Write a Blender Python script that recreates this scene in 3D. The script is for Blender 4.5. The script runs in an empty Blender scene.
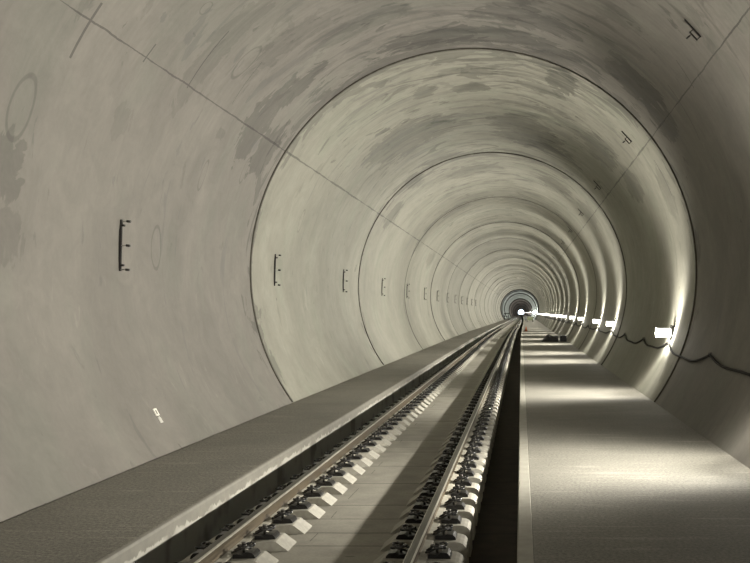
import bpy, bmesh, math, random
from mathutils import Vector
random.seed(4)
PI = math.pi
C = bpy.context.scene
COL = C.collection

# ---------------------------------------------------------------- measures
F = 940.0                 # focal length in pixels of the 750 px wide frame
VX, VY = 521.2, 309.2     # where the tunnel axis vanishes
ZC = 2.0                  # eye height above the track slab
R = 4.25                  # inner radius of the lining
CX, CZ = -0.907, ZC + 0.716
WALK = ZC - 1.77          # walkway level
XR = CX + math.sqrt(R*R - (CZ-WALK)**2)
XL = CX - math.sqrt(R*R - (CZ-WALK)**2)
J0, JS = 17.88, 11.83     # first ring joint, ring length
RAIL_L, RAIL_R = -2.30, -0.795
PITCH, S0 = 0.595, 7.32
YB, YE = -30.0, 1400.0

def path(y):
    t = max(0.0, y-50.0)
    return 0.68*(1-math.exp(-(t/105.0)**2)), -0.0042*t*t/(t+30.0)

# ---------------------------------------------------------------- nodes
class NT:
    def __init__(s, tree): s.t = tree; s.n = tree.nodes; s.l = tree.links
    def _in(s, sock, v):
        if v is None: return
        if isinstance(v, bpy.types.NodeSocket): s.l.new(v, sock)
        elif isinstance(v, (tuple, list)) and sock.type == 'RGBA' and len(v) == 3: sock.default_value = (*v, 1)
        else: sock.default_value = v
    def m(s, op, a, b=None, c=None, clamp=False):
        n = s.n.new('ShaderNodeMath'); n.operation = op; n.use_clamp = clamp
        for i, v in enumerate((a, b, c)): s._in(n.inputs[i], v)
        return n.outputs[0]
    def ramp(s, v, a, b, lo=0.0, hi=1.0, smooth=True):
        n = s.n.new('ShaderNodeMapRange'); n.interpolation_type = 'SMOOTHSTEP' if smooth else 'LINEAR'
        s._in(n.inputs['Value'], v)
        n.inputs['From Min'].default_value = a; n.inputs['From Max'].default_value = b
        n.inputs['To Min'].default_value = lo; n.inputs['To Max'].default_value = hi
        return n.outputs['Result']
    def mix(s, fac, a, b, mode='MIX'):
        n = s.n.new('ShaderNodeMix'); n.data_type = 'RGBA'; n.blend_type = mode
        s._in(n.inputs[0], fac); s._in(n.inputs[6], a); s._in(n.inputs[7], b)
        return n.outputs[2]
    def noise(s, vec, scale=1.0, detail=4.0, rough=0.55, dist=0.0, sc=None, off=None):
        if sc or off:
            mp = s.n.new('ShaderNodeMapping'); s._in(mp.inputs['Vector'], vec)
            if sc: mp.inputs['Scale'].default_value = sc
            if off: mp.inputs['Location'].default_value = off
            vec = mp.outputs[0]
        n = s.n.new('ShaderNodeTexNoise'); s._in(n.inputs['Vector'], vec)
        n.inputs['Scale'].default_value = scale; n.inputs['Detail'].default_value = detail
        n.inputs['Roughness'].default_value = rough; n.inputs['Distortion'].default_value = dist
        return n.outputs[0]
    def sep(s, v):
        n = s.n.new('ShaderNodeSeparateXYZ'); s._in(n.inputs[0], v); return n.outputs
    def white(s, v):
        n = s.n.new('ShaderNodeTexWhiteNoise'); n.noise_dimensions = '1D'; s._in(n.inputs['W'], v); return n.outputs[0]

def base_mat(name, color=(0.5,0.5,0.5), rough=0.6, metal=0.0):
    m = bpy.data.materials.new(name); m.use_nodes = True
    t = NT(m.node_tree); b = t.n['Principled BSDF']
    b.inputs['Base Color'].default_value = (*color, 1)
    b.inputs['Roughness'].default_value = rough; b.inputs['Metallic'].default_value = metal
    return m, t, b
def bump(t, b, h, strength=0.3, dist=0.01):
    n = t.n.new('ShaderNodeBump'); n.inputs['Strength'].default_value = strength
    n.inputs['Distance'].default_value = dist
    t._in(n.inputs['Height'], h); t.l.new(n.outputs[0], b.inputs['Normal'])
def uvn(t):
    n = t.n.new('ShaderNodeUVMap'); n.uv_map = 'UVMap'; return n.outputs[0]
def objc(t):
    return t.n.new('ShaderNodeTexCoord').outputs['Object']

def simple(name, color, rough, metal=0.0, var=0.25, scale=25.0, bmp=0.15):
    m, t, b = base_mat(name, color, rough, metal)
    o = objc(t)
    n = t.noise(o, scale, 4)
    f = t.ramp(n, 0.3, 0.7, 1-var, 1+var)
    g = t.n.new('ShaderNodeCombineColor'); 
    for i in range(3): t.l.new(f, g.inputs[i])
    t._in(b.inputs['Base Color'], t.mix(1.0, color, g.outputs[0], 'MULTIPLY'))
    if bmp: bump(t, b, n, bmp, 0.004)
    return m

def wall_point(px, py):
    """(u, v) on the lining, u = arc length from the crown (+ right), v = distance, of a point of the photo"""
    dx, dz = px-VX, VY-py
    a = dx*dx+dz*dz; bb = -2*CX*dx - 2*(CZ-ZC)*dz; c = CX*CX+(CZ-ZC)**2-R*R
    k = (-bb+math.sqrt(bb*bb-4*a*c))/(2*a)
    return R*math.atan2(k*dx-CX, k*dz-(CZ-ZC)), F*k

def lining_material():
    m, t, b = base_mat('concrete lining', rough=0.8)
    uv = uvn(t); X, Y, _ = t.sep(uv)
    # the lining is brushed around its girth: stretch along u (short steps along v)
    big = t.noise(uv, 1.0, 5, 0.55, 0.8, sc=(0.4, 0.6, 1))
    mid = t.noise(uv, 1.0, 6, 0.6, 1.2, sc=(0.75, 1.5, 1), off=(3, 1, 0))
    streak = t.noise(uv, 1.0, 5, 0.65, 0.3, sc=(0.6, 9.0, 1))
    fine = t.noise(uv, 14.0, 5, 0.65)
    blk = t.m('FLOOR', t.m('DIVIDE', t.m('SUBTRACT', Y, J0), JS))
    bv = t.ramp(t.white(blk), 0, 1, 0.86, 1.12, False)
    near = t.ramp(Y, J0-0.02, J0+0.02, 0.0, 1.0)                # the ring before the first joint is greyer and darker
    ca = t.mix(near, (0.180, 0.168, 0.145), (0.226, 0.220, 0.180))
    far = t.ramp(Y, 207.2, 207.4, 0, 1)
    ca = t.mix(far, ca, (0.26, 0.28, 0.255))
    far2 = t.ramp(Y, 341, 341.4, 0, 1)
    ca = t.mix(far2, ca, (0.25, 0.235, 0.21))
    # tone variation
    v = t.ramp(big, 0.3, 0.7, 0.90, 1.10)
    crn = t.ramp(t.m('ABSOLUTE', X), 2.5, 6.0, 1.0, 0.25)
    v = t.m('MULTIPLY', v, t.m('ADD', 1.0, t.m('MULTIPLY', crn, t.ramp(streak, 0.25, 0.75, -0.10, 0.10))))
    v = t.m('MULTIPLY', v, t.ramp(t.noise(uv, 2.2, 6, 0.65, 1.0), 0.3, 0.7, 0.93, 1.07))
    v = t.m('MULTIPLY', v, t.ramp(fine, 0.2, 0.8, 0.96, 1.04))
    v = t.m('MULTIPLY', v, bv)
    # dark damp patches with sharp outline, mostly over the crown
    crown = t.ramp(t.m('ABSOLUTE', X), 2.0, 5.6, 0.0, 0.10)
    patch = t.ramp(t.m('SUBTRACT', mid, crown), 0.555, 0.585)
    p2 = t.noise(uv, 1.0, 4, 0.5, 2.0, sc=(0.45, 1.5, 1), off=(11, 7, 0))
    patch2 = t.ramp(t.m('SUBTRACT', p2, crown), 0.565, 0.58)
    # patches gather along the ring joints
    fr = t.m('ABSOLUTE', t.m('SUBTRACT', t.m('FRACT', t.m('DIVIDE', t.m('SUBTRACT', Y, J0-JS/2), JS)), 0.5))
    jn = t.ramp(fr, 0.0, 0.11, 0.16, 0.0)
    p3 = t.noise(uv, 1.0, 5, 0.6, 1.6, sc=(0.55, 1.1, 1), off=(5, 2, 0))
    patch3 = t.m('MULTIPLY', t.ramp(t.m('ADD', t.m('SUBTRACT', p3, t.m('MULTIPLY', crown, 1.2)), jn), 0.585, 0.61), 1.0)
    v = t.m('MULTIPLY', v, t.m('SUBTRACT', 1.0, t.m('MULTIPLY', patch, 0.16)))
    v = t.m('MULTIPLY', v, t.m('SUBTRACT', 1.0, t.m('MULTIPLY', patch2, 0.28)))
    v = t.m('MULTIPLY', v, t.m('SUBTRACT', 1.0, t.m('MULTIPLY', patch3, 0.32)))
    # damp patches seen in particular places of the vault
    blobn = t.m('MULTIPLY', t.m('SUBTRACT', t.noise(uv, 1.0, 6, 0.62, 1.5, sc=(1.3, 1.9, 1), off=(2, 8, 0)), 0.5), 4.2)
    dark = None
    for (px, py, hu, hv, st) in ((262,118,.75,.45,.8),(300,86,.5,.35,.9),(480,34,1.7,.45,.9),(520,18,.9,.5,.7),(640,88,.55,.75,1),(662,120,.4,.6,.8),
                                 (563,82,.30,.9,1),(540,88,.6,.35,.6),(478,72,.35,.5,.8),(470,88,.4,.4,.7),(425,92,.25,.5,.7),(400,142,.9,1.6,.6),(430,128,.6,1.2,.6),
                                 (535,138,1.0,1.6,.7),(520,122,.8,.8,.6),(600,150,.5,1.2,.6),(8,172,.35,.25,.6),(5,235,.3,.3,.4),(620,70,.3,.7,.6),(266,150,.5,.5,.8),
                                 (392,215,.5,.9,.8),(415,180,.3,1.3,.6),(475,170,.9,1.0,.6),(555,185,.6,1.1,.7),(633,185,.4,.9,.6),(668,195,.5,.5,.5),(120,120,.2,.2,.3),
                                 (430,260,.4,1.5,.5),(590,215,.6,1.2,.5),(500,212,1.5,1.2,.5),(290,40,.9,.35,.4),(215,50,.9,.3,.4),(355,30,.8,.3,.4)):
        u0, v0 = wall_point(px, py)
        a = t.m('DIVIDE', t.m('SUBTRACT', X, u0), hu*1.15); c = t.m('DIVIDE', t.m('SUBTRACT', Y, v0), hv*1.15)
        d = t.m('ADD', t.m('MULTIPLY', a, a), t.m('MULTIPLY', c, c))
        l = t.ramp(t.m('ADD', d, blobn), 0.80, 0.98, st, 0)
        dark = l if dark is None else t.m('MAXIMUM', dark, l)
    v = t.m('MULTIPLY', v, t.m('SUBTRACT', 1.0, t.m('MULTIPLY', dark, 0.42)))
    # light chalky wisps low on the walls
    w = t.ramp(t.noise(uv, 1.0, 4, 0.6, 1.0, sc=(1.6, 3.5, 1), off=(9, 0, 0)), 0.63, 0.72)
    low = t.ramp(t.m('ABSOLUTE', X), 5.6, 7.5)
    v = t.m('MULTIPLY', v, t.m('ADD', 1.0, t.m('MULTIPLY', t.m('MULTIPLY', w, low), 0.16)))
    # dark pits
    vo = t.n.new('ShaderNodeTexVoronoi'); vo.inputs['Scale'].default_value = 1.0
    mp = t.n.new('ShaderNodeMapping'); mp.inputs['Scale'].default_value = (1.1, 1.6, 1); t.l.new(uv, mp.inputs[0]); t.l.new(mp.outputs[0], vo.inputs['Vector'])
    pit = t.m('MULTIPLY', t.ramp(vo.outputs['Distance'], 0.03, 0.045, 1, 0), t.ramp(p3, 0.5, 0.55))
    v = t.m('MULTIPLY', v, t.m('SUBTRACT', 1.0, t.m('MULTIPLY', pit, 0.55)))
    # the two longitudinal formwork seams
    wob = t.m('MULTIPLY', t.m('SUBTRACT', t.noise(uv, 1.5, 4, 0.7), 0.5), 0.05)
    wid = t.noise(uv, 1.0, 2, 0.5, sc=(0.3, 0.8, 1))
    lines = None
    for px, py in ((288.5, 153.0), (651, 138)):
        u0, _v = wall_point(px, py)
        d = t.m('ABSOLUTE', t.m('SUBTRACT', t.m('ADD', X, wob), u0))
        l = t.m('LESS_THAN', d, t.m('MULTIPLY', t.ramp(wid, 0.35, 0.6, 0.005, 0.015), t.ramp(Y, 14.0, 18.0, 0.8, 1.5)))
        lines = l if lines is None else t.m('MAXIMUM', lines, l)
    # short hairline cracks running round the girth from the seams
    for (ax, ay, bx, by, wd) in ((102,3,70,58,.022), (156,44,143,62,.015), (229,31,187,88,.013), (262,62,232,104,.007),
                            (664,58,706,60,.0), (654,160,672,196,.02), (612,196,604,188,.02), (676,60,694,88,.012), (668,85,700,140,.010)):
        if wd <= 0: continue
        (ua, va), (ub, vb) = wall_point(ax, ay), wall_point(bx, by)
        uc, hu, vc = (ua+ub)/2, abs(ua-ub)/2, (va+vb)/2
        sl = (vb-va)/(ub-ua) if abs(ub-ua) > 1e-4 else 0
        if abs(sl) > 0.6: sl = 0.3*(1 if sl > 0 else -1)
        yy = t.m('SUBTRACT', t.m('SUBTRACT', Y, vc), t.m('MULTIPLY', t.m('SUBTRACT', X, uc), sl))
        l = t.m('MULTIPLY', t.m('LESS_THAN', t.m('ABSOLUTE', yy), wd), t.m('LESS_THAN', t.m('ABSOLUTE', t.m('SUBTRACT', X, uc)), hu))
        lines = t.m('MAXIMUM', lines, l)
    v = t.m('MULTIPLY', v, t.m('SUBTRACT', 1.0, t.m('MULTIPLY', lines, 0.52)))
    # oval outlines left round plugged ports: pixel centre, half sizes in metres
    ring = None
    for (px, py, hu, hv) in ((21,107,.33,.20), (203,175,.24,.10), (156,248,.30,.17), (301,221,.26,.14), (347,236,.26,.10),
                             (328,278,.25,.10), (206,8,.10,.10), (245,170,.24,.11), (427,290,.25,.12), (246,62,.3,.2)):
        u0, v0 = wall_point(px, py)
        a = t.m('DIVIDE', t.m('SUBTRACT', X, u0), hu); c = t.m('DIVIDE', t.m('SUBTRACT', Y, v0), hv)
        d = t.m('SQRT', t.m('ADD', t.m('MULTIPLY', a, a), t.m('MULTIPLY', c, c)))
        l = t.ramp(t.m('ABSOLUTE', t.m('SUBTRACT', t.m('ADD', d, t.m('MULTIPLY', wob, 3.0)), 1.0)), 0.05, 0.13, 1, 0)
        ring = l if ring is None else t.m('MAXIMUM', ring, l)
    v = t.m('MULTIPLY', v, t.m('SUBTRACT', 1.0, t.m('MULTIPLY', ring, 0.26)))
    g = t.n.new('ShaderNodeCombineColor')
    for i in range(3): t.l.new(v, g.inputs[i])
    colr = t.mix(1.0, ca, g.outputs[0], 'MULTIPLY')
    colr = t.mix(t.m('MULTIPLY', t.ramp(t.noise(uv, 0.8, 3, off=(20,4,0), sc=(0.6,1,1)), 0.5, 0.65), 0.35), colr, t.mix(1.0, colr, (0.95, 1.04, 0.99), 'MULTIPLY'))
    t._in(b.inputs['Base Color'], colr)
    t._in(b.inputs['Roughness'], t.ramp(patch2, 0, 1, 0.78, 0.62))
    h = t.m('ADD', t.m('MULTIPLY', fine, 0.5), t.m('SUBTRACT', t.m('MULTIPLY', streak, 0.4), t.m('MULTIPLY', lines, 2.0)))
    bump(t, b, h, 0.25, 0.012)
    return m

def walkway_material(name, c, grain=0.22):
    m, t, b = base_mat(name, rough=0.75)
    uv = uvn(t); X, Y, _ = t.sep(uv)
    fine = t.noise(uv, 34.0, 5, 0.8)
    broom = t.noise(uv, 1.0, 4, 0.7, 0.2, sc=(2.2, 38.0, 1))
    lng = t.noise(uv, 1.0, 4, 0.6, 0.5, sc=(0.9, 9.0, 1))
    big = t.noise(uv, 0.7, 3, 0.5)
    v = t.ramp(fine, 0.3, 0.7, 1-grain, 1+grain)
    v = t.m('MULTIPLY', v, t.ramp(broom, 0.3, 0.7, 0.93, 1.07))
    v = t.m('MULTIPLY', v, t.ramp(lng, 0.56, 0.70, 1.0, 1.35))
    v = t.m('MULTIPLY', v, t.ramp(big, 0.3, 0.7, 0.9, 1.08))
    g = t.n.new('ShaderNodeCombineColor')
    for i in range(3): t.l.new(v, g.inputs[i])
    t._in(b.inputs['Base Color'], t.mix(1.0, c, g.outputs[0], 'MULTIPLY'))
    bump(t, b, t.m('ADD', fine, broom), 0.55, 0.012)
    return m

def kerb_material(name, c, ragged=False):
    m, t, b = base_mat(name, rough=0.7)
    uv = uvn(t); X, Y, _ = t.sep(uv)
    n = t.noise(uv, 6.0, 5, 0.65)
    v = t.ramp(n, 0.3, 0.7, 0.9, 1.1)
    g = t.n.new('ShaderNodeCombineColor')
    for i in range(3): t.l.new(v, g.inputs[i])
    colr = t.mix(1.0, c, g.outputs[0], 'MULTIPLY')
    if ragged:   # lime run-off on the lower half of the face
        o = t.sep(objc(t))
        edge = t.m('ADD', WALK-0.10, t.m('MULTIPLY', t.m('SUBTRACT', t.noise(uv, 1.0, 5, 0.7, sc=(1.0, 5.0, 1)), 0.5), 0.22))
        msk = t.m('MULTIPLY', t.ramp(t.m('SUBTRACT', edge, o[2]), 0.0, 0.015), t.ramp(t.noise(uv, 1.2, 3, off=(4,4,0)), 0.38, 0.5))
        colr = t.mix(t.m('MULTIPLY', msk, 0.85), colr, (0.38, 0.37, 0.32))
    t._in(b.inputs['Base Color'], colr)
    bump(t, b, n, 0.2, 0.008)
    return m

def slab_material():
    m, t, b = base_mat('track slab concrete', rough=0.7)
    o = objc(t); X, Y, Z = t.sep(o)
    n = t.noise(o, 3.0, 5, 0.6); f = t.noise(o, 40, 3)
    # poured bays of unequal length with dirt in the joints
    q = t.m('DIVIDE', Y, 1.19)
    r = t.m('FRACT', q); idx = t.m('FLOOR', q)
    wob = t.m('MULTIPLY', t.m('SUBTRACT', t.noise(o, 2.0, 3), 0.5), 0.03)
    pos = t.ramp(t.white(idx), 0, 1, 0.3, 0.7, False)
    l1 = t.m('LESS_THAN', t.m('ABSOLUTE', t.m('SUBTRACT', t.m('ADD', r, wob), pos)), 0.009)
    on = t.m('GREATER_THAN', t.white(t.m('ADD', idx, 7.7)), 0.6)
    l0 = t.m('LESS_THAN', t.m('ABSOLUTE', t.m('SUBTRACT', t.m('ADD', r, wob), 0.06)), 0.012)
    line = t.m('MAXIMUM', t.m('MULTIPLY', l1, on), l0)
    # short length-wise marks beside the blocks
    xm = t.m('ADD', X, t.m('MULTIPLY', t.m('SUBTRACT', t.noise(o, 1.2, 2), 0.5), 0.06))
    l2 = t.m('MULTIPLY', t.m('LESS_THAN', t.m('ABSOLUTE', t.m('ADD', xm, 1.82)), 0.004), t.m('GREATER_THAN', t.white(t.m('ADD', t.m('FLOOR', t.m('DIVIDE', Y, 0.3)), 3.1)), 0.8))
    line = t.m('MAXIMUM', line, l2)
    vo = t.n.new('ShaderNodeTexVoronoi'); vo.inputs['Scale'].default_value = 1.4
    mp = t.n.new('ShaderNodeMapping'); mp.inputs['Scale'].default_value = (0.7, 1.4, 1); t.l.new(o, mp.inputs[0]); t.l.new(mp.outputs[0], vo.inputs['Vector'])
    spot = t.ramp(vo.outputs['Distance'], 0.035, 0.05, 1, 0)
    v = t.m('MULTIPLY', t.ramp(n, 0.3, 0.7, 0.86, 1.12), t.ramp(f, 0.3, 0.7, 0.93, 1.07))
    bay = t.ramp(t.white(idx), 0, 1, 0.92, 1.06, False)
    v = t.m('MULTIPLY', v, bay)
    v = t.m('MULTIPLY', v, t.m('SUBTRACT', 1.0, t.m('MULTIPLY', line, 0.62)))
    v = t.m('MULTIPLY', v, t.m('SUBTRACT', 1.0, t.m('MULTIPLY', spot, 0.4)))
    g = t.n.new('ShaderNodeCombineColor')
    for i in range(3): t.l.new(v, g.inputs[i])
    t._in(b.inputs['Base Color'], t.mix(1.0, (0.28, 0.266, 0.222), g.outputs[0], 'MULTIPLY'))
    bump(t, b, t.m('SUBTRACT', t.m('MULTIPLY', f, 0.3), line), 0.3, 0.01)
    return m

def trench_material():
    m, t, b = base_mat('trench concrete', rough=0.85)
    o = objc(t); X, Y, Z = t.sep(o)
    n = t.noise(o, 5.0, 5, 0.6)
    r = t.m('FRACT', t.m('DIVIDE', t.m('ADD', Y, 0.55), 1.6))
    l = t.m('LESS_THAN', r, 0.03)
    v = t.m('MULTIPLY', t.ramp(n, 0.3, 0.7, 0.7, 1.2), t.m('SUBTRACT', 1.0, t.m('MULTIPLY', l, 0.6)))
    g = t.n.new('ShaderNodeCombineColor')
    for i in range(3): t.l.new(v, g.inputs[i])
    t._in(b.inputs['Base Color'], t.mix(1.0, (0.050, 0.040, 0.027), g.outputs[0], 'MULTIPLY'))
    return m

def rail_material():
    m, t, b = base_mat('rolled rail steel', rough=0.45, metal=0.6)
    o = objc(t)
    n = t.noise(o, 1.0, 4, 0.6, sc=(30, 2, 30))
    t._in(b.inputs['Base Color'], t.mix(t.ramp(n, 0.3, 0.7), (0.062, 0.048, 0.029), (0.10, 0.078, 0.048)))
    t._in(b.inputs['Roughness'], t.ramp(n, 0.3, 0.7, 0.5, 0.65))
    return m
def rail_top_material():
    m, t, b = base_mat('rail running surface', rough=0.38, metal=0.7)
    o = objc(t)
    n = t.noise(o, 1.0, 4, 0.6, sc=(60, 1.0, 60))
    t._in(b.inputs['Base Color'], t.mix(t.ramp(n, 0.35, 0.65), (0.055, 0.050, 0.039), (0.10, 0.092, 0.073)))
    return m

M = dict(
    lining=lining_material(),
    walk_r=walkway_material('broomed walkway concrete', (0.19, 0.181, 0.152), 0.42),
    walk_l=walkway_material('rough walkway concrete', (0.175, 0.165, 0.135), 0.5),
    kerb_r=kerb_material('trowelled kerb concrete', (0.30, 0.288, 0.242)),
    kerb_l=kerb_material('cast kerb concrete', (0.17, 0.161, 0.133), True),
    slab=slab_material(), trench=trench_material(),
    rail=rail_material(), rail_top=rail_top_material(),
    block=simple('sleeper concrete', (0.36, 0.345, 0.295), 0.7, 0, 0.12, 18),
    dusty=simple('dusty rail foot', (0.30, 0.285, 0.235), 0.7, 0, 0.15, 14),
    edge=simple('painted rail edge glint', (0.55, 0.53, 0.46), 0.3, 0.8, 0.1, 6, 0),  # lamp glint on the rail corners, painted as brighter metal
    gasket=simple('dark joint sealant', (0.075, 0.069, 0.054), 0.8, 0, 0.2, 10),
    black=simple('black moulded plastic', (0.010, 0.0095, 0.0095), 0.3, 0, 0.2, 40),
    spring=simple('black spring steel', (0.10, 0.10, 0.10), 0.22, 0.8, 0.2, 60),
    bolt=simple('dark bolt steel', (0.10, 0.095, 0.085), 0.35, 0.8, 0.2, 60),
    blk_metal=simple('black painted steel', (0.02, 0.018, 0.016), 0.5, 0.2, 0.2, 30),
    galv=simple('galvanised rod', (0.38, 0.37, 0.34), 0.4, 0.7, 0.15, 60),
    housing=simple('grey lamp housing', (0.22, 0.22, 0.20), 0.45, 0.3, 0.1, 20),
    cable=simple('black rubber cable', (0.012, 0.010, 0.008), 0.85, 0, 0.15, 40),
    white=simple('white plaque', (0.80, 0.78, 0.70), 0.5, 0, 0.05, 60),
    tape=simple('clear tape', (0.52, 0.51, 0.46), 0.3, 0, 0.1, 60),
    orange=simple('orange cone plastic', (0.65, 0.14, 0.03), 0.5, 0, 0.1, 10),
    tarp=simple('black tarpaulin', (0.012, 0.012, 0.013), 0.5, 0, 0.4, 9, 0.4),
    green=simple('olive machine paint', (0.07, 0.08, 0.04), 0.5, 0, 0.1, 10),
)
def glow(name, col, s):
    m = bpy.data.materials.new(name); m.use_nodes = True
    t = m.node_tree; t.nodes.clear()
    e = t.nodes.new('ShaderNodeEmission'); o = t.nodes.new('ShaderNodeOutputMaterial')
    e.inputs[0].default_value = (*col, 1); e.inputs[1].default_value = s
    t.links.new(e.outputs[0], o.inputs[0]); return m
M['glow'] = glow('lit diffuser', (1.0, 0.97, 0.88), 14.0)
M['glow_cool'] = glow('lit cool diffuser', (0.97, 1.0, 0.98), 12.0)

# ---------------------------------------------------------------- mesh helpers
def obj(name, bm, mats, parent=None, smooth=False, tagd=None):
    me = bpy.data.meshes.new(name)
    bmesh.ops.recalc_face_normals(bm, faces=bm.faces) if tagd != 'raw' else None
    bm.to_mesh(me); bm.free()
    if not isinstance(mats, (list, tuple)): mats = [mats]
    for m in mats: me.materials.append(m)
    if smooth:
        for p in me.polygons: p.use_smooth = True
    o = bpy.data.objects.new(name, me); COL.objects.link(o)
    if parent: o.parent = parent
    return o
def struct(o): o['kind'] = 'structure'; return o
def tag(o, label, cat, group=None):
    o['label'] = label; o['category'] = cat
    if group: o['group'] = group
    return o
def empty(name, loc, rot=(0,0,0)):
    o = bpy.data.objects.new(name, None); COL.objects.link(o); o.location = loc; o.rotation_euler = rot
    o.empty_display_size = 0.1
    return o
def box(bm, c, s, bev=0.0, mi=0, rot=None):
    r = bmesh.ops.create_cube(bm, size=1.0)
    vs = r['verts']
    for v in vs:
        v.co = Vector((v.co.x*s[0], v.co.y*s[1], v.co.z*s[2]))
        if rot: v.co.rotate(rot)
        v.co += Vector(c)
    fs = {f for v in vs for f in v.link_faces}
    if bev > 0:
        es = list({e for v in vs for e in v.link_edges})
        g = bmesh.ops.bevel(bm, geom=es, offset=bev, segments=2, affect='EDGES', profile=0.5)
        fs = set(g['faces']) | {f for f in fs if f.is_valid}
    for f in fs: f.material_index = mi
def tube(bm, pts, r, seg=8, mi=0, cap=True):
    pts = [Vector(p) for p in pts]; rings = []
    up = Vector((0,0,1))
    for i, p in enumerate(pts):
        d = (pts[min(i+1, len(pts)-1)] - pts[max(i-1, 0)]).normalized()
        a = d.cross(up)
        if a.length < 0.05: a = d.cross(Vector((1,0,0)))
        a.normalize(); b = d.cross(a).normalized()
        rings.append([bm.verts.new(p + r*(a*math.cos(2*PI*k/seg) + b*math.sin(2*PI*k/seg))) for k in range(seg)])
    for i in range(len(rings)-1):
        for k in range(seg):
            f = bm.faces.new((rings[i][k], rings[i][(k+1)%seg], rings[i+1][(k+1)%seg], rings[i+1][k])); f.material_index = mi; f.smooth = True
    if cap:
        for q in (rings[0], rings[-1]):
            f = bm.faces.new(q); f.material_index = mi
def stations(a, b, near=1.0):
    out = [a]; y = a
    while y < b:
        y += near if y < 60 else (2.5 if y < 220 else 12.0)
        out.append(min(y, b))
    return out
def sweep(name, prof, ys, mats, mi=None, closed=False, smooth=False, us=None, caps=False):
    """one profile [(x, z)...] carried along the tunnel; UV = (arc length, distance) in metres"""
    bm = bmesh.new(); uvl = bm.loops.layers.uv.new('UVMap')
    if us is None:
        us = [0.0]
        for i in range(1, len(prof)+1):
            a, b = prof[i-1], prof[i % len(prof)]
            us.append(us[-1] + math.hypot(b[0]-a[0], b[1]-a[1]))
    rows = []
    for y in ys:
        dx, dz = path(y)
        rows.append([bm.verts.new((p[0]+dx, y, p[1]+dz)) for p in prof])
    n = len(prof)
    for i in range(len(ys)-1):
        for k in range(n if closed else n-1):
            k2 = (k+1) % n
            f = bm.faces.new((rows[i][k], rows[i][k2], rows[i+1][k2], rows[i+1][k]))
            f.smooth = smooth
            if mi: f.material_index = mi[k]
            for lp, (u, v) in zip(f.loops, ((us[k], ys[i]), (us[k+1], ys[i]), (us[k+1], ys[i+1]), (us[k], ys[i+1]))):
                lp[uvl].uv = (u, v)
    if caps and closed:
        for r in (rows[0], rows[-1]): bm.faces.new(r)
    o = obj(name, bm, mats)
    if smooth:
        for p in o.data.polygons: p.use_smooth = True
    return o
def arc(a0, a1, n, r=R):
    return [(CX + r*math.sin(a0+(a1-a0)*i/n), CZ + r*math.cos(a0+(a1-a0)*i/n)) for i in range(n+1)]

# ---------------------------------------------------------------- the tunnel
AL = math.atan2(XL-CX, WALK-CZ); AR = math.atan2(XR-CX, WALK-CZ)
SL = wall_point(288.5, 153)[0]/R; SR = wall_point(651, 138)[0]/R
AL2, AR2 = AL-0.03, AR+0.03
ys = stations(YB, YE, 1.0)
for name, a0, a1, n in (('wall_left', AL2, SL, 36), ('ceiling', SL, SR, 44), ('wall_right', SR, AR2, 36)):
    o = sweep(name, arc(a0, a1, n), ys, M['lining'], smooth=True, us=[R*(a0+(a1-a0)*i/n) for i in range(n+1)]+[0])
    struct(o)
def ring(name, y, prot, wid, a0=AL, a1=AR, n=120):
    prof_r = (R+0.02, R-prot, R-prot, R+0.02); prof_y = (-wid/2, -wid/2*0.7, wid/2*0.7, wid/2)
    bm = bmesh.new(); rows = []
    for i in range(n+1):
        a = a0+(a1-a0)*i/n
        row = []
        for q in range(4):
            dx, dz = path(y+prof_y[q])
            row.append(bm.verts.new((CX+dx+prof_r[q]*math.sin(a), y+prof_y[q], CZ+dz+prof_r[q]*math.cos(a))))
        rows.append(row)
    for i in range(n):
        for q in range(3): bm.faces.new((rows[i][q], rows[i][q+1], rows[i+1][q+1], rows[i+1][q]))
    return struct(obj(name, bm, M['gasket'], smooth=False))
k = 1
for j in range(-2, 17):
    y = J0 + JS*j
    strong = {0: 0.024, 1: 0.026, 2: 0.014, 3: 0.026}.get(j, random.choice((0.012, 0.02, 0.028)))
    if j == 16: strong = 0.14
    ring('trim_%d' % k, y, strong, 0.07 if j < 16 else 0.6); k += 1
for y, p in ((222.0, 0.10), (250.0, 0.16), (341.0, 0.22), (420.0, 0.12), (520, 0.15), (700, 0.2)):
    ring('trim_%d' % k, y, p, 0.8); k += 1
# end cap added behind the photographer to keep sky light out
bm = bmesh.new()
pts = [(CX+4.6*math.sin(2*PI*i/48), CZ+4.6*math.cos(2*PI*i/48)) for i in range(48)]
bm.faces.new([bm.verts.new((x, YB+0.05, z)) for x, z in pts])
struct(obj('rear_sky_block', bm, M['lining']))

# track slab and trenches
TF = -0.55
ex0, ex1 = RAIL_L-0.12, RAIL_R+0.12
KX = -2.94
struct(sweep('floor', [(ex0, TF), (ex0, -0.03), (ex0, 0.06), (ex0+0.01, 0.072), (RAIL_L+0.085, 0.072), (RAIL_L+0.11, 0.0), (RAIL_R-0.11, 0.0), (RAIL_R-0.085, 0.072), (ex1-0.01, 0.072), (ex1, 0.06), (ex1, TF)], ys, M['slab']))
struct(sweep('trench_left', [(KX+0.03, TF-0.002), (ex0+0.02, TF-0.002)], ys, M['trench']))
struct(sweep('trench_right', [(ex1-0.02, TF-0.002), (0.0, TF-0.002)], ys, M['trench']))
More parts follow.
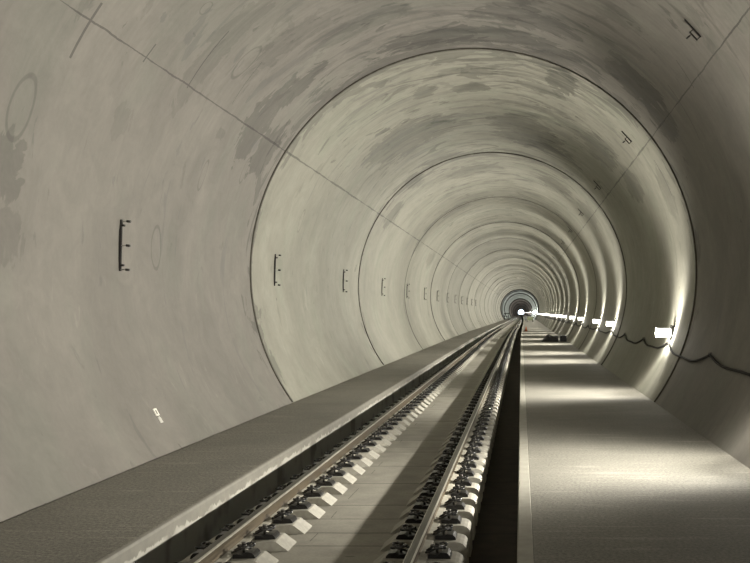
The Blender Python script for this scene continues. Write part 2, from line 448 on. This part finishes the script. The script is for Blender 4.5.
# walkways
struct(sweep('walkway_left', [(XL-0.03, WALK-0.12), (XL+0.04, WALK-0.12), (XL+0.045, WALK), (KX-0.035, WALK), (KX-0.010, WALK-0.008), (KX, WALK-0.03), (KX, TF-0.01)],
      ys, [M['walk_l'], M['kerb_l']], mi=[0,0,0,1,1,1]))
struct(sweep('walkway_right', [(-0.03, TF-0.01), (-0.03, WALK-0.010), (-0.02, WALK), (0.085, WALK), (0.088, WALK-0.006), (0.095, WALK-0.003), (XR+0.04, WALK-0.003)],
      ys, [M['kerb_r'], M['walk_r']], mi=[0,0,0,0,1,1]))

# ---------------------------------------------------------------- rails
def rail_profile(x0):
    # head at z 0.24, foot underside at z 0.085
    h = [(0.0,0.240),(0.025,0.2385),(0.034,0.232),(0.036,0.223),(0.0355,0.203),(0.012,0.190),(0.0085,0.175),(0.0085,0.135),(0.014,0.112),(0.07,0.098),(0.075,0.094),(0.075,0.086)]
    return [(x0-x, z) for x, z in reversed(h[1:])] + [(x0+x, z) for x, z in h]
for x0, lab, st in ((RAIL_L, 'long brown steel rail on the left, beside the left walkway trench', 0), (RAIL_R, 'long steel rail on the right with a bright edge, beside the dark trench', 0)):
    pr = rail_profile(x0); n = len(pr)
    mi = []
    for i in range(n):
        za, zb = pr[i][1], pr[(i+1) % n][1]
        mi.append(3 if 0.222 < min(za, zb) < 0.2384 else 1 if min(za, zb) > 0.221 else (2 if (max(za, zb) < 0.115 and min(za, zb) > 0.09) else 0))
    o = sweep('rail', pr, stations(-6, 700), [M['rail'], M['rail_top'], M['dusty'], M['edge']], mi=mi, closed=True, caps=True)
    for p in o.data.polygons: p.use_smooth = False
    tag(o, lab, 'rail', 'running rails')

# ---------------------------------------------------------------- sleeper blocks with their fastenings
def block_bm(bm=None, mi=0):
    """local: +x towards the track middle, origin on the slab under the rail"""
    bm = bm or bmesh.new()
    pr = [(-0.345,-0.20),(-0.343,0.0),(-0.335,0.035),(-0.315,0.060),(-0.285,0.072),(-0.25,0.076),(-0.10,0.078),(0.10,0.078),(0.255,0.082),(0.270,0.080),(0.372,0.004),(0.374,-0.02),(0.372,-0.20)]
    w = 0.155
    A = [bm.verts.new((x, -w, z)) for x, z in pr]; B = [bm.verts.new((x, w, z)) for x, z in pr]
    fs = [bm.faces.new(A), bm.faces.new(B[::-1])]
    for i in range(len(pr)):
        j = (i+1) % len(pr); fs.append(bm.faces.new((A[i], B[i], B[j], A[j])))
    for f in fs: f.material_index = mi
    bmesh.ops.recalc_face_normals(bm, faces=fs)
    return bm
def plate_bm(s, bm=None, mi=0):
    bm = bm or bmesh.new()
    pr = [(0.078,0.077),(0.078,0.108),(0.10,0.114),(0.15,0.106),(0.175,0.124),(0.225,0.120),(0.245,0.10),(0.252,0.077)]
    w = 0.082
    A = [bm.verts.new((s*x, -w, z)) for x, z in pr]; B = [bm.verts.new((s*x, w, z)) for x, z in pr]
    fs = [bm.faces.new(A), bm.faces.new(B[::-1])]
    for i in range(len(pr)):
        j = (i+1) % len(pr); fs.append(bm.faces.new((A[i], B[i], B[j], A[j])))
    for f in fs: f.material_index = mi
    bmesh.ops.recalc_face_normals(bm, faces=fs)
    return bm
def spring_bm(s, bm=None, mi=0, seg=6):
    bm = bm or bmesh.new()
    # W-shaped tension clamp: two loops, the free ends pressing on the rail foot
    P = []
    for q in (-1, 1):
        pts = [(0.055,0.028,0.112),(0.085,0.05,0.128),(0.13,0.072,0.152),(0.18,0.078,0.165),(0.21,0.062,0.160),(0.205,0.040,0.150),(0.16,0.026,0.150),(0.115,0.020,0.158),(0.095,0.0,0.160)]
        out = []
        for i in range(len(pts)-1):
            for k in range(3):
                t = k/3; out.append(tuple(pts[i][j]*(1-t)+pts[i+1][j]*t for j in range(3)))
        out.append(pts[-1])
        tube(bm, [(s*x, q*y, z) for x, y, z in out], 0.010, seg, mi)
    return bm
def bolt_bm(s, bm=None, mi=0):
    bm = bm or bmesh.new()
    tube(bm, [(s*0.14,0,0.10),(s*0.14,0,0.172)], 0.011, 8, mi)
    tube(bm, [(s*0.14,0,0.160),(s*0.14,0,0.166)], 0.024, 12, mi)
    tube(bm, [(s*0.14,0,0.166),(s*0.14,0,0.188)], 0.018, 6, mi)
    return bm
SG = {'L': 'sleeper blocks under the left rail', 'R': 'sleeper blocks under the right rail'}
def sleeper_proto(side):
    rt = empty('sleeper_block', (0,0,0))
    obj('concrete_block', block_bm(), M['block'], rt)
    for s in (-1, 1):
        obj('guide_plate', plate_bm(s), M['black'], rt)
        sp = obj('spring_clip', spring_bm(s), M['spring'], rt)
        obj('bolt', bolt_bm(s), M['bolt'], sp)
    return rt
def copy_tree(o, parent=None):
    c = o.copy(); COL.objects.link(c); c.parent = parent
    for ch in list(o.children): copy_tree(ch, c)
    return c
ORD = ['first','second','third','fourth','fifth','sixth','seventh','eighth','ninth','tenth','eleventh','twelfth','thirteenth','fourteenth','fifteenth','sixteenth','seventeenth','eighteenth','nineteenth','twentieth',
       'twenty-first','twenty-second','twenty-third','twenty-fourth']
def small_block(lod_seg=4):
    bm = block_bm(None, 0)
    for s in (-1, 1): plate_bm(s, bm, 1); spring_bm(s, bm, 2, lod_seg)
    me = bpy.data.meshes.new('sleeper_block'); bm.to_mesh(me); bm.free()
    for m in (M['block'], M['black'], M['spring']): me.materials.append(m)
    return me
proto = sleeper_proto('L'); used = False
small = small_block()
NIND, NPART = 150, 34
tail = {}
for side, x0, flip in (('L', RAIL_L, 0), ('R', RAIL_R, PI)):
    word = 'left' if side == 'L' else 'right'
    first_seen = None
    for i in range(NIND):
        y = S0 + PITCH*(i - 1)
        dx, dz = path(y)
        if i < NPART:
            if not used: o = proto; used = True
            else: o = copy_tree(proto)
        else:
            o = bpy.data.objects.new('sleeper_block', small); COL.objects.link(o)
        o.location = (x0+dx, y, dz); o.rotation_euler = (0, 0, flip)
        if i < 20:
            lab = 'grey concrete sleeper block with black clips, %s from the front under the %s rail' % (ORD[i], word)
        elif i < NPART: lab = 'grey concrete sleeper block with black clips under the %s rail, beyond the nearest twenty' % word
        else: lab = 'tiny distant sleeper block with black clips under the %s rail' % word
        tag(o, lab, 'sleeper', SG[side] + (', far' if i >= NPART else ''))
    bm = bmesh.new()
    for i in range(NIND, int((207-S0)/PITCH)):
        y = S0 + PITCH*(i-1); dx, dz = path(y)
        r = block_bm(bmesh.new())
        for s in (-1, 1): plate_bm(s, r, 1)
        sg = 1 if side == 'L' else -1
        for v in r.verts: v.co = Vector((sg*v.co.x + x0 + dx, v.co.y + y, v.co.z + dz))
        me = bpy.data.meshes.new('tmp'); r.to_mesh(me); r.free(); bm.from_mesh(me); bpy.data.meshes.remove(me)
    o = obj('sleeper_blocks', bm, [M['block'], M['black']]); o['kind'] = 'stuff'
    tag(o, 'row of sleeper blocks merging in the far distance under the %s rail' % word, 'sleepers')

# ---------------------------------------------------------------- wall brackets
def on_wall(a, y, r=R):
    dx, dz = path(y); return Vector((CX+dx+r*math.sin(a), y, CZ+dz+r*math.cos(a)))
def wall_frame(a):
    """rotation whose local +x points into the tunnel and local +z runs up along the wall (left side) """
    return (0, -(a + PI/2) if a < 0 else -(a - PI/2) + 0, 0)
def make_left_bracket():
    rt = empty('wall_bracket', (0,0,0))
    bm = bmesh.new()
    box(bm, (0.010,0,0), (0.008,0.032,0.66)); box(bm, (0.022,-0.013,0), (0.026,0.006,0.66)); box(bm, (0.022,0.013,0), (0.026,0.006,0.66))
    obj('channel_bar', bm, M['blk_metal'], rt)
    for z in (0.31, 0.0, -0.31):
        bm = bmesh.new(); tube(bm, [(0.0,0,z),(0.145,0,z)], 0.006, 8)
        b = obj('threaded_rod', bm, M['galv'], rt)
        bm = bmesh.new(); tube(bm, [(0.095,0,z),(0.145,0,z-0.004)], 0.018, 6)
        obj('nut', bm, M['blk_metal'], b)
    for z in (0.255, -0.255):
        bm = bmesh.new(); tube(bm, [(0.02,0,z),(0.075,0,z)], 0.016, 6); obj('short_bolt', bm, M['blk_metal'], rt)
    return rt
def make_top_bracket():
    rt = empty('ceiling_bracket', (0,0,0))
    bm = bmesh.new(); box(bm, (0.016,0,-0.045), (0.020,0.024,0.31), 0.003); obj('channel_bar', bm, M['blk_metal'], rt)
    bm = bmesh.new()
    box(bm, (0.075,0,0.035), (0.018,0.022,0.15), 0.003)
    for z in (0.100, -0.03): box(bm, (0.045,0,z), (0.06,0.016,0.012))
    obj('standoff_frame', bm, M['blk_metal'], rt)
    bm = bmesh.new(); tube(bm, [(0.08,0,0.0),(0.125,0,0.0)], 0.005, 6); tube(bm, [(0.105,0,0.0),(0.165,0,0.0)], 0.012, 8)
    obj('peg', bm, M['blk_metal'], rt)
    return rt
BS, B0 = 7.55, 12.05
uL = wall_point(123.5, 246)[0]/R
lb = make_left_bracket(); tb = make_top_bracket()
uT = wall_point(694, 33)[0]/R
for i in range(13):
    y = B0 + BS*i
    o = lb if i == 0 else copy_tree(lb)
    o.location = on_wall(uL, y, R+0.002); o.rotation_euler = (0, uL+PI/2, 0)
    tag(o, 'black upright bar bracket with three rods on the left wall, %s from the front' % ORD[i], 'bracket', 'bar brackets on the left wall')
for i in range(9):
    y = B0 + BS*i
    o = tb if i == 0 else copy_tree(tb)
    o.location = on_wall(uT, y, R+0.002); o.rotation_euler = (0, uT+PI/2, 0)
    tag(o, 'small black T-shaped bracket high on the right of the vault, %s from the front' % ORD[i], 'bracket', 'T-shaped brackets in the vault')

# little plaque low on the left wall
u, y = wall_point(157.5, 415.5); a = u/R
pl = empty('wall_plaque', on_wall(a, y), (0, a+PI/2, 0))
tag(pl, 'small white framed plaque with a clear tag below, low on the left wall', 'plaque')
bm = bmesh.new()
box(bm, (0.006,-0.035,0.045), (0.012,0.028,0.10)); box(bm, (0.006,0.035,0.045), (0.012,0.028,0.10))
box(bm, (0.006,0,0.085), (0.012,0.05,0.024)); box(bm, (0.006,0,0.005), (0.012,0.05,0.022))
obj('frame', bm, M['white'], pl)
bm = bmesh.new(); box(bm, (0.003,0,0.045), (0.006,0.045,0.06)); obj('dark_insert', bm, M['gasket'], pl)
bm = bmesh.new(); box(bm, (0.005,0.0,-0.035), (0.01,0.05,0.03)); box(bm, (0.003,0.01,-0.07), (0.006,0.085,0.075)); obj('tag', bm, M['tape'], pl)

# ---------------------------------------------------------------- floodlights along the right wall
LZ = ZC - 0.49
LX = 3.12
def lamp_light(name, loc, power, color, w, wide=0.6, shift=0.10, floor_=0.02, parent=None, size=0.06):
    L = bpy.data.lights.new(name, 'POINT'); L.energy = power; L.color = color; L.shadow_soft_size = size
    L.use_nodes = True
    t = NT(L.node_tree); em = t.n['Emission']
    tc = t.n.new('ShaderNodeTexCoord'); X, Y, Z = t.sep(tc.outputs['Normal'])
    c = t.m('MULTIPLY', X, -1.0)
    wd = t.m('MULTIPLY', t.ramp(Z, -0.28, 0.05), t.ramp(c, 0.2, 0.5))
    wd = t.m('ADD', w, t.m('MULTIPLY', wd, wide))
    q = t.m('DIVIDE', t.m('ABSOLUTE', t.m('SUBTRACT', Y, shift)), wd)
    g = t.m('POWER', 2.71828, t.m('MULTIPLY', t.m('POWER', q, 5.0), -1.0))
    side = t.m('MULTIPLY', t.ramp(c, -0.3, 0.85, 0.16, 1.0, False), t.ramp(Z, -0.9, -0.3, 0.12, 1.0, False))
    t._in(em.inputs['Strength'], t.m('MULTIPLY', t.m('ADD', g, floor_), side))
    o = bpy.data.objects.new(name, L); COL.objects.link(o); o.location = loc
    if parent: o.parent = parent
    return o
def make_flood():
    rt = empty('floodlight', (0,0,0))       # origin on the wall; -x into the tunnel
    bm = bmesh.new()
    box(bm, (-0.20,0.045,0), (0.34,0.07,0.21), 0.012); obj('housing', bm, M['housing'], rt)
    bm = bmesh.new(); box(bm, (-0.21,-0.005,0.0), (0.30,0.05,0.17), 0.015); obj('diffuser', bm, M['glow'], rt)
    bm = bmesh.new(); box(bm, (-0.035,0.02,0.01), (0.05,0.10,0.30), 0.01); box(bm, (-0.01,0.03,0.12), (0.06,0.12,0.05), 0.008)
    obj('wall_clamp', bm, M['blk_metal'], rt)
    bm = bmesh.new(); tube(bm, [(-0.07+0.035*math.sin(q*PI/6), -0.03, -0.155+0.05*math.cos(q*PI/6)) for q in range(13)], 0.008, 6)
    obj('hanging_loop', bm, M['galv'], rt)
    return rt
LY = [10.4, 19.6, 31.8, 37.7, 47.5, 55.7, 65.5, 73.0]
while LY[-1] < 198: LY.append(LY[-1] + random.uniform(7.2, 9.6))
BACK = [1.8, -7.0, -16.0]
WARM = (1.0, 0.955, 0.86)
fl = make_flood(); POWER = 1270.0
lamps = []
for i, y in enumerate(BACK + LY):
    o = fl if i == 0 else copy_tree(fl)
    dx, dz = path(y)
    o.location = (CX+dx+math.sqrt(R*R-(LZ-CZ)**2)+0.01, y, LZ+dz)
    n = i - len(BACK)
    if n >= 2: o.scale = (0.8, 0.8, 0.85)
    if n < 0: lab = 'lit white floodlight out of frame on the right wall, %s back from the view edge' % ORD[len(BACK)-1-i]
    elif n == 0: lab = 'lit white floodlight on the right wall just beyond the right edge of the view'
    elif n == 1: lab = 'largest lit white floodlight on the right wall, clamped beside the black cable'
    else: lab = 'lit white floodlight on the right wall, %s one going away from the camera' % (ORD[n-1] if n-1 < len(ORD) else 'farther')
    tag(o, lab, 'lamp', 'floodlights along the right wall')
    lamps.append(o)
    w, wide = (0.66, 0.75) if n <= 1 else (0.58, 0.5) if n <= 3 else (0.42, 0.10)
    lamp_light('light_source', (-0.46, -0.01, 0.0), POWER, WARM, w, wide, parent=o)
# cables from lamp to lamp
def cable_pts(ya, yb):
    za, zb = -0.71, -0.71
    n = max(1, round((yb-ya)/4.3)); knots = []
    for k in range(n+1):
        y = ya+(yb-ya)*k/n
        if 0 < k < n: y += random.uniform(-0.4, 0.4)
        knots.append((y, za if k in (0, n) else -0.74))
    out = []
    for (y0, z0), (y1, z1) in zip(knots, knots[1:]):
        sag = 0.17 + random.uniform(-0.04, 0.05)
        for q in range(14):
            t = q/14
            out.append((y0+(y1-y0)*t, z0*(1-t)+z1*t - sag*4*t*(1-t)*(1+0.15*math.sin(9*t))))
    out.append(knots[-1])
    return out, knots
for i in range(len(BACK)-1, min(len(lamps)-1, len(BACK)+14)):
    ya, yb = lamps[i].location.y, lamps[i+1].location.y
    pts, knots = cable_pts(ya+0.12, yb-0.02)
    P = []
    for y, z in pts:
        dx, dz = path(y); zz = ZC+z
        P.append((CX+dx+math.sqrt((R-0.028)**2-(zz-CZ)**2), y, zz+dz))
    o0 = empty('power_cable', P[0])
    bm = bmesh.new(); tube(bm, [Vector(p)-Vector(P[0]) for p in P], 0.021, 8); obj('cord', bm, M['cable'], o0)
    for y, z in knots[1:-1]:
        dx, dz = path(y); zz = ZC+z
        bm = bmesh.new(); tube(bm, [(0.03,0,0.03),(-0.02,0,0.03),(-0.03,0,0.0),(-0.02,0,-0.03),(0.02,0,-0.035)], 0.007, 6)
        h = obj('cable_hook', bm, M['blk_metal'], o0)
        h.location = Vector((CX+dx+math.sqrt((R-0.028)**2-(zz-CZ)**2), y, zz+dz)) - Vector(P[0])
    n = i - len(BACK)
    if n < 0: lab = 'black sagging cable on the right wall, running out past the right edge of the view'
    elif n == 0: lab = 'black sagging cable on the right wall between the right picture edge and the largest floodlight'
    elif n == 1: lab = 'black sagging cable on the right wall running from the largest floodlight to the next one'
    else: lab = 'thin black cable on the right wall between the %s and %s floodlights' % (ORD[n-1], ORD[n] if n < len(ORD) else 'next')
    tag(o0, lab, 'cable', 'cables between the floodlights')

# cool lamps of the distant section
for i, y in enumerate((236.0, 268.0, 296.0, 322.0)):
    dx, dz = path(y)
    rt = empty('far_lamp', (CX+dx+math.sqrt(R*R-(LZ+0.5-CZ)**2)+0.01, y, LZ+0.5+dz))
    bm = bmesh.new(); box(bm, (-0.10,0.03,0), (0.14,0.06,0.4), 0.01); obj('housing', bm, M['housing'], rt)
    bm = bmesh.new(); box(bm, (-0.11,-0.01,0), (0.12,0.03,0.36), 0.005); obj('diffuser', bm, M['glow_cool'], rt)
    tag(rt, 'distant cool white work lamp on the right wall, %s beyond the dark ring' % ORD[i], 'lamp', 'cool lamps in the far section')
    L = bpy.data.lights.new('light_source', 'POINT'); L.energy = 1700; L.color = (1.0, 1.0, 0.93); L.shadow_soft_size = 0.1
    lo = bpy.data.objects.new('light_source', L); COL.objects.link(lo); lo.location = (-0.5, -0.1, 0); lo.parent = rt
for i, y in enumerate((380.0, 450.0, 540.0, 680.0, 860.0, 1080.0)):  # lamps added to brighten the deepest section; no fittings known there
    dx, dz = path(y)
    rt = empty('far_lamp', (CX+dx+math.sqrt(R*R-(LZ+0.5-CZ)**2)+0.01, y, LZ+0.5+dz))
    bm = bmesh.new(); box(bm, (-0.10,0.03,0), (0.14,0.06,0.4), 0.01); obj('housing', bm, M['housing'], rt)
    bm = bmesh.new(); box(bm, (-0.11,-0.01,0), (0.12,0.03,0.36), 0.005); obj('diffuser', bm, M['glow'], rt)
    tag(rt, 'tiny added white lamp deep in the tunnel, %s beyond the second dark ring' % ORD[i], 'lamp', 'added lamps in the deepest section')
    L = bpy.data.lights.new('light_source', 'POINT'); L.energy = 1500; L.color = (1.0, 0.92, 0.84); L.shadow_soft_size = 0.1
    lo = bpy.data.objects.new('light_source', L); COL.objects.link(lo); lo.location = (-0.5, -0.1, 0); lo.parent = rt

# ---------------------------------------------------------------- things left on the walkways
# low black heap beside the wall
y = 51.6; dx, dz = path(y)
rt = empty('tarpaulin_heap', (1.10+dx, y, WALK-0.003+dz))
tag(rt, 'low black tarpaulin-covered heap lying across the right walkway', 'heap')
bm = bmesh.new(); nx, ny = 26, 12; V = []
prof = [(0,0.0),(0.12,0.16),(0.25,0.27),(0.40,0.40),(0.55,0.31),(0.70,0.27),(0.85,0.30),(0.95,0.26),(1.0,0.22)]
def hh(s):
    for (a, za), (b, zb) in zip(prof, prof[1:]):
        if a <= s <= b: return za+(zb-za)*(s-a)/(b-a)
    return 0
for i in range(nx+1):
    row = []
    for j in range(ny+1):
        s, t = i/nx, j/ny
        e = max(0.0, 1-abs(2*t-1)**2.6)**0.5
        z = hh(s)*e*(1 if i < nx else 0)*(1+0.12*math.sin(17*s+9*t))
        row.append(bm.verts.new((s*0.94, (t-0.5)*1.1+0.03*math.sin(11*s), z+0.002)))
    V.append(row)
for i in range(nx):
    for j in range(ny): bm.faces.new((V[i][j], V[i+1][j], V[i+1][j+1], V[i][j+1]))
bot = [V[i][0] for i in range(nx+1)] + [V[nx][j] for j in range(1, ny+1)] + [V[i][ny] for i in range(nx-1, -1, -1)] + [V[0][j] for j in range(ny-1, 0, -1)]
bm.faces.new(bot[::-1])
obj('sheet', bm, M['tarp'], rt, smooth=True)
bm = bmesh.new(); tube(bm, [(0.1+0.8*q/12, -0.52+0.02*math.sin(q), 0.03+0.02*math.sin(q*1.3)) for q in range(13)], 0.02, 6); obj('rope', bm, M['cable'], rt)
rt = empty('equipment_case', (2.12+dx, y+0.05, WALK-0.003+dz)); rt.rotation_euler = (0, 0, 0.04)
tag(rt, 'black equipment case standing by the right wall next to the heap', 'case')
bm = bmesh.new(); box(bm, (0.18,0,0.15), (0.34,0.60,0.30), 0.02); obj('case_body', bm, M['black'], rt)
bm = bmesh.new(); box(bm, (0.18,0,0.315), (0.36,0.62,0.04), 0.01); obj('lid', bm, M['black'], rt)
bm = bmesh.new(); tube(bm, [(0.12,-0.31,0.20),(0.12,-0.36,0.20),(0.28,-0.36,0.20),(0.28,-0.31,0.20)], 0.012, 6); obj('handle', bm, M['blk_metal'], rt)
# cone
y = 79.0; dx, dz = path(y)
rt = empty('traffic_cone', (0.36+dx, y, WALK-0.003+dz)); tag(rt, 'tiny orange cone far down the right walkway by its edge', 'cone')
bm = bmesh.new(); box(bm, (0,0,0.015), (0.28,0.28,0.03), 0.005); obj('base', bm, M['orange'], rt)
bm = bmesh.new(); bmesh.ops.create_cone(bm, cap_ends=True, segments=20, radius1=0.11, radius2=0.025, depth=0.34)
for v in bm.verts: v.co.z += 0.20
obj('cone_body', bm, M['orange'], rt, smooth=True)
# olive machine far away on the right walkway
y = 158.0; dx, dz = path(y)
rt = empty('generator', (1.05+dx, y, WALK-0.003+dz)); tag(rt, 'distant olive generator on wheels on the right walkway', 'machine')
bm = bmesh.new(); box(bm, (0,0,0.55), (1.0,1.3,0.6), 0.06); obj('body', bm, M['green'], rt)
bm = bmesh.new(); tube(bm, [(-0.42,-0.4,0.8),(-0.42,-0.4,1.05),(0.42,-0.4,1.05),(0.42,-0.4,0.8)], 0.025, 6); obj('handle', bm, M['blk_metal'], rt)
for sx in (-1, 1):
    for sy in (-1, 1):
        bm = bmesh.new(); tube(bm, [(sx*0.40,sy*0.42,0.15),(sx*0.52,sy*0.42,0.15)], 0.15, 16); obj('wheel', bm, M['cable'], rt)
# dark trestle far away on the left walkway
y = 203.0; dx, dz = path(y)
rt = empty('trestle', (-3.75+dx, y, WALK+dz)); tag(rt, 'distant dark trestle standing on the left walkway before the dark ring', 'trestle')
bm = bmesh.new(); box(bm, (0,0,1.42), (1.1,0.25,0.14), 0.01); obj('top_beam', bm, M['blk_metal'], rt)
for sx in (-1, 1):
    for sy in (-1, 1):
        bm = bmesh.new(); tube(bm, [(sx*0.35,sy*0.06,1.38),(sx*0.50,sy*0.35,0.0)], 0.06, 8); obj('leg', bm, M['blk_metal'], rt)
bm = bmesh.new(); tube(bm, [(-0.42,-0.2,0.7),(0.42,-0.2,0.7)], 0.04, 8); obj('cross_bar', bm, M['blk_metal'], rt)

# ---------------------------------------------------------------- sky beyond the far portal
W = bpy.data.worlds.new('World'); C.world = W; W.use_nodes = True
W.node_tree.nodes['Background'].inputs[0].default_value = (0.72, 0.88, 1.0, 1)
W.node_tree.nodes['Background'].inputs[1].default_value = 6.0

# ---------------------------------------------------------------- camera
cd = bpy.data.cameras.new('Camera'); cam = bpy.data.objects.new('Camera', cd); COL.objects.link(cam)
cam.location = (0, 0, ZC); cam.rotation_euler = (PI/2, 0, 0)
cd.sensor_fit = 'HORIZONTAL'; cd.sensor_width = 36.0; cd.lens = F/750*36
cd.shift_x = -(VX-375)/750; cd.shift_y = (VY-281.5)/750
cd.clip_start = 0.05; cd.clip_end = 3000
C.camera = cam
vs = C.view_settings
vs.view_transform = 'Standard'; vs.look = 'None'; vs.gamma = 1.0; vs.use_curve_mapping = False
vs.exposure = 0.0
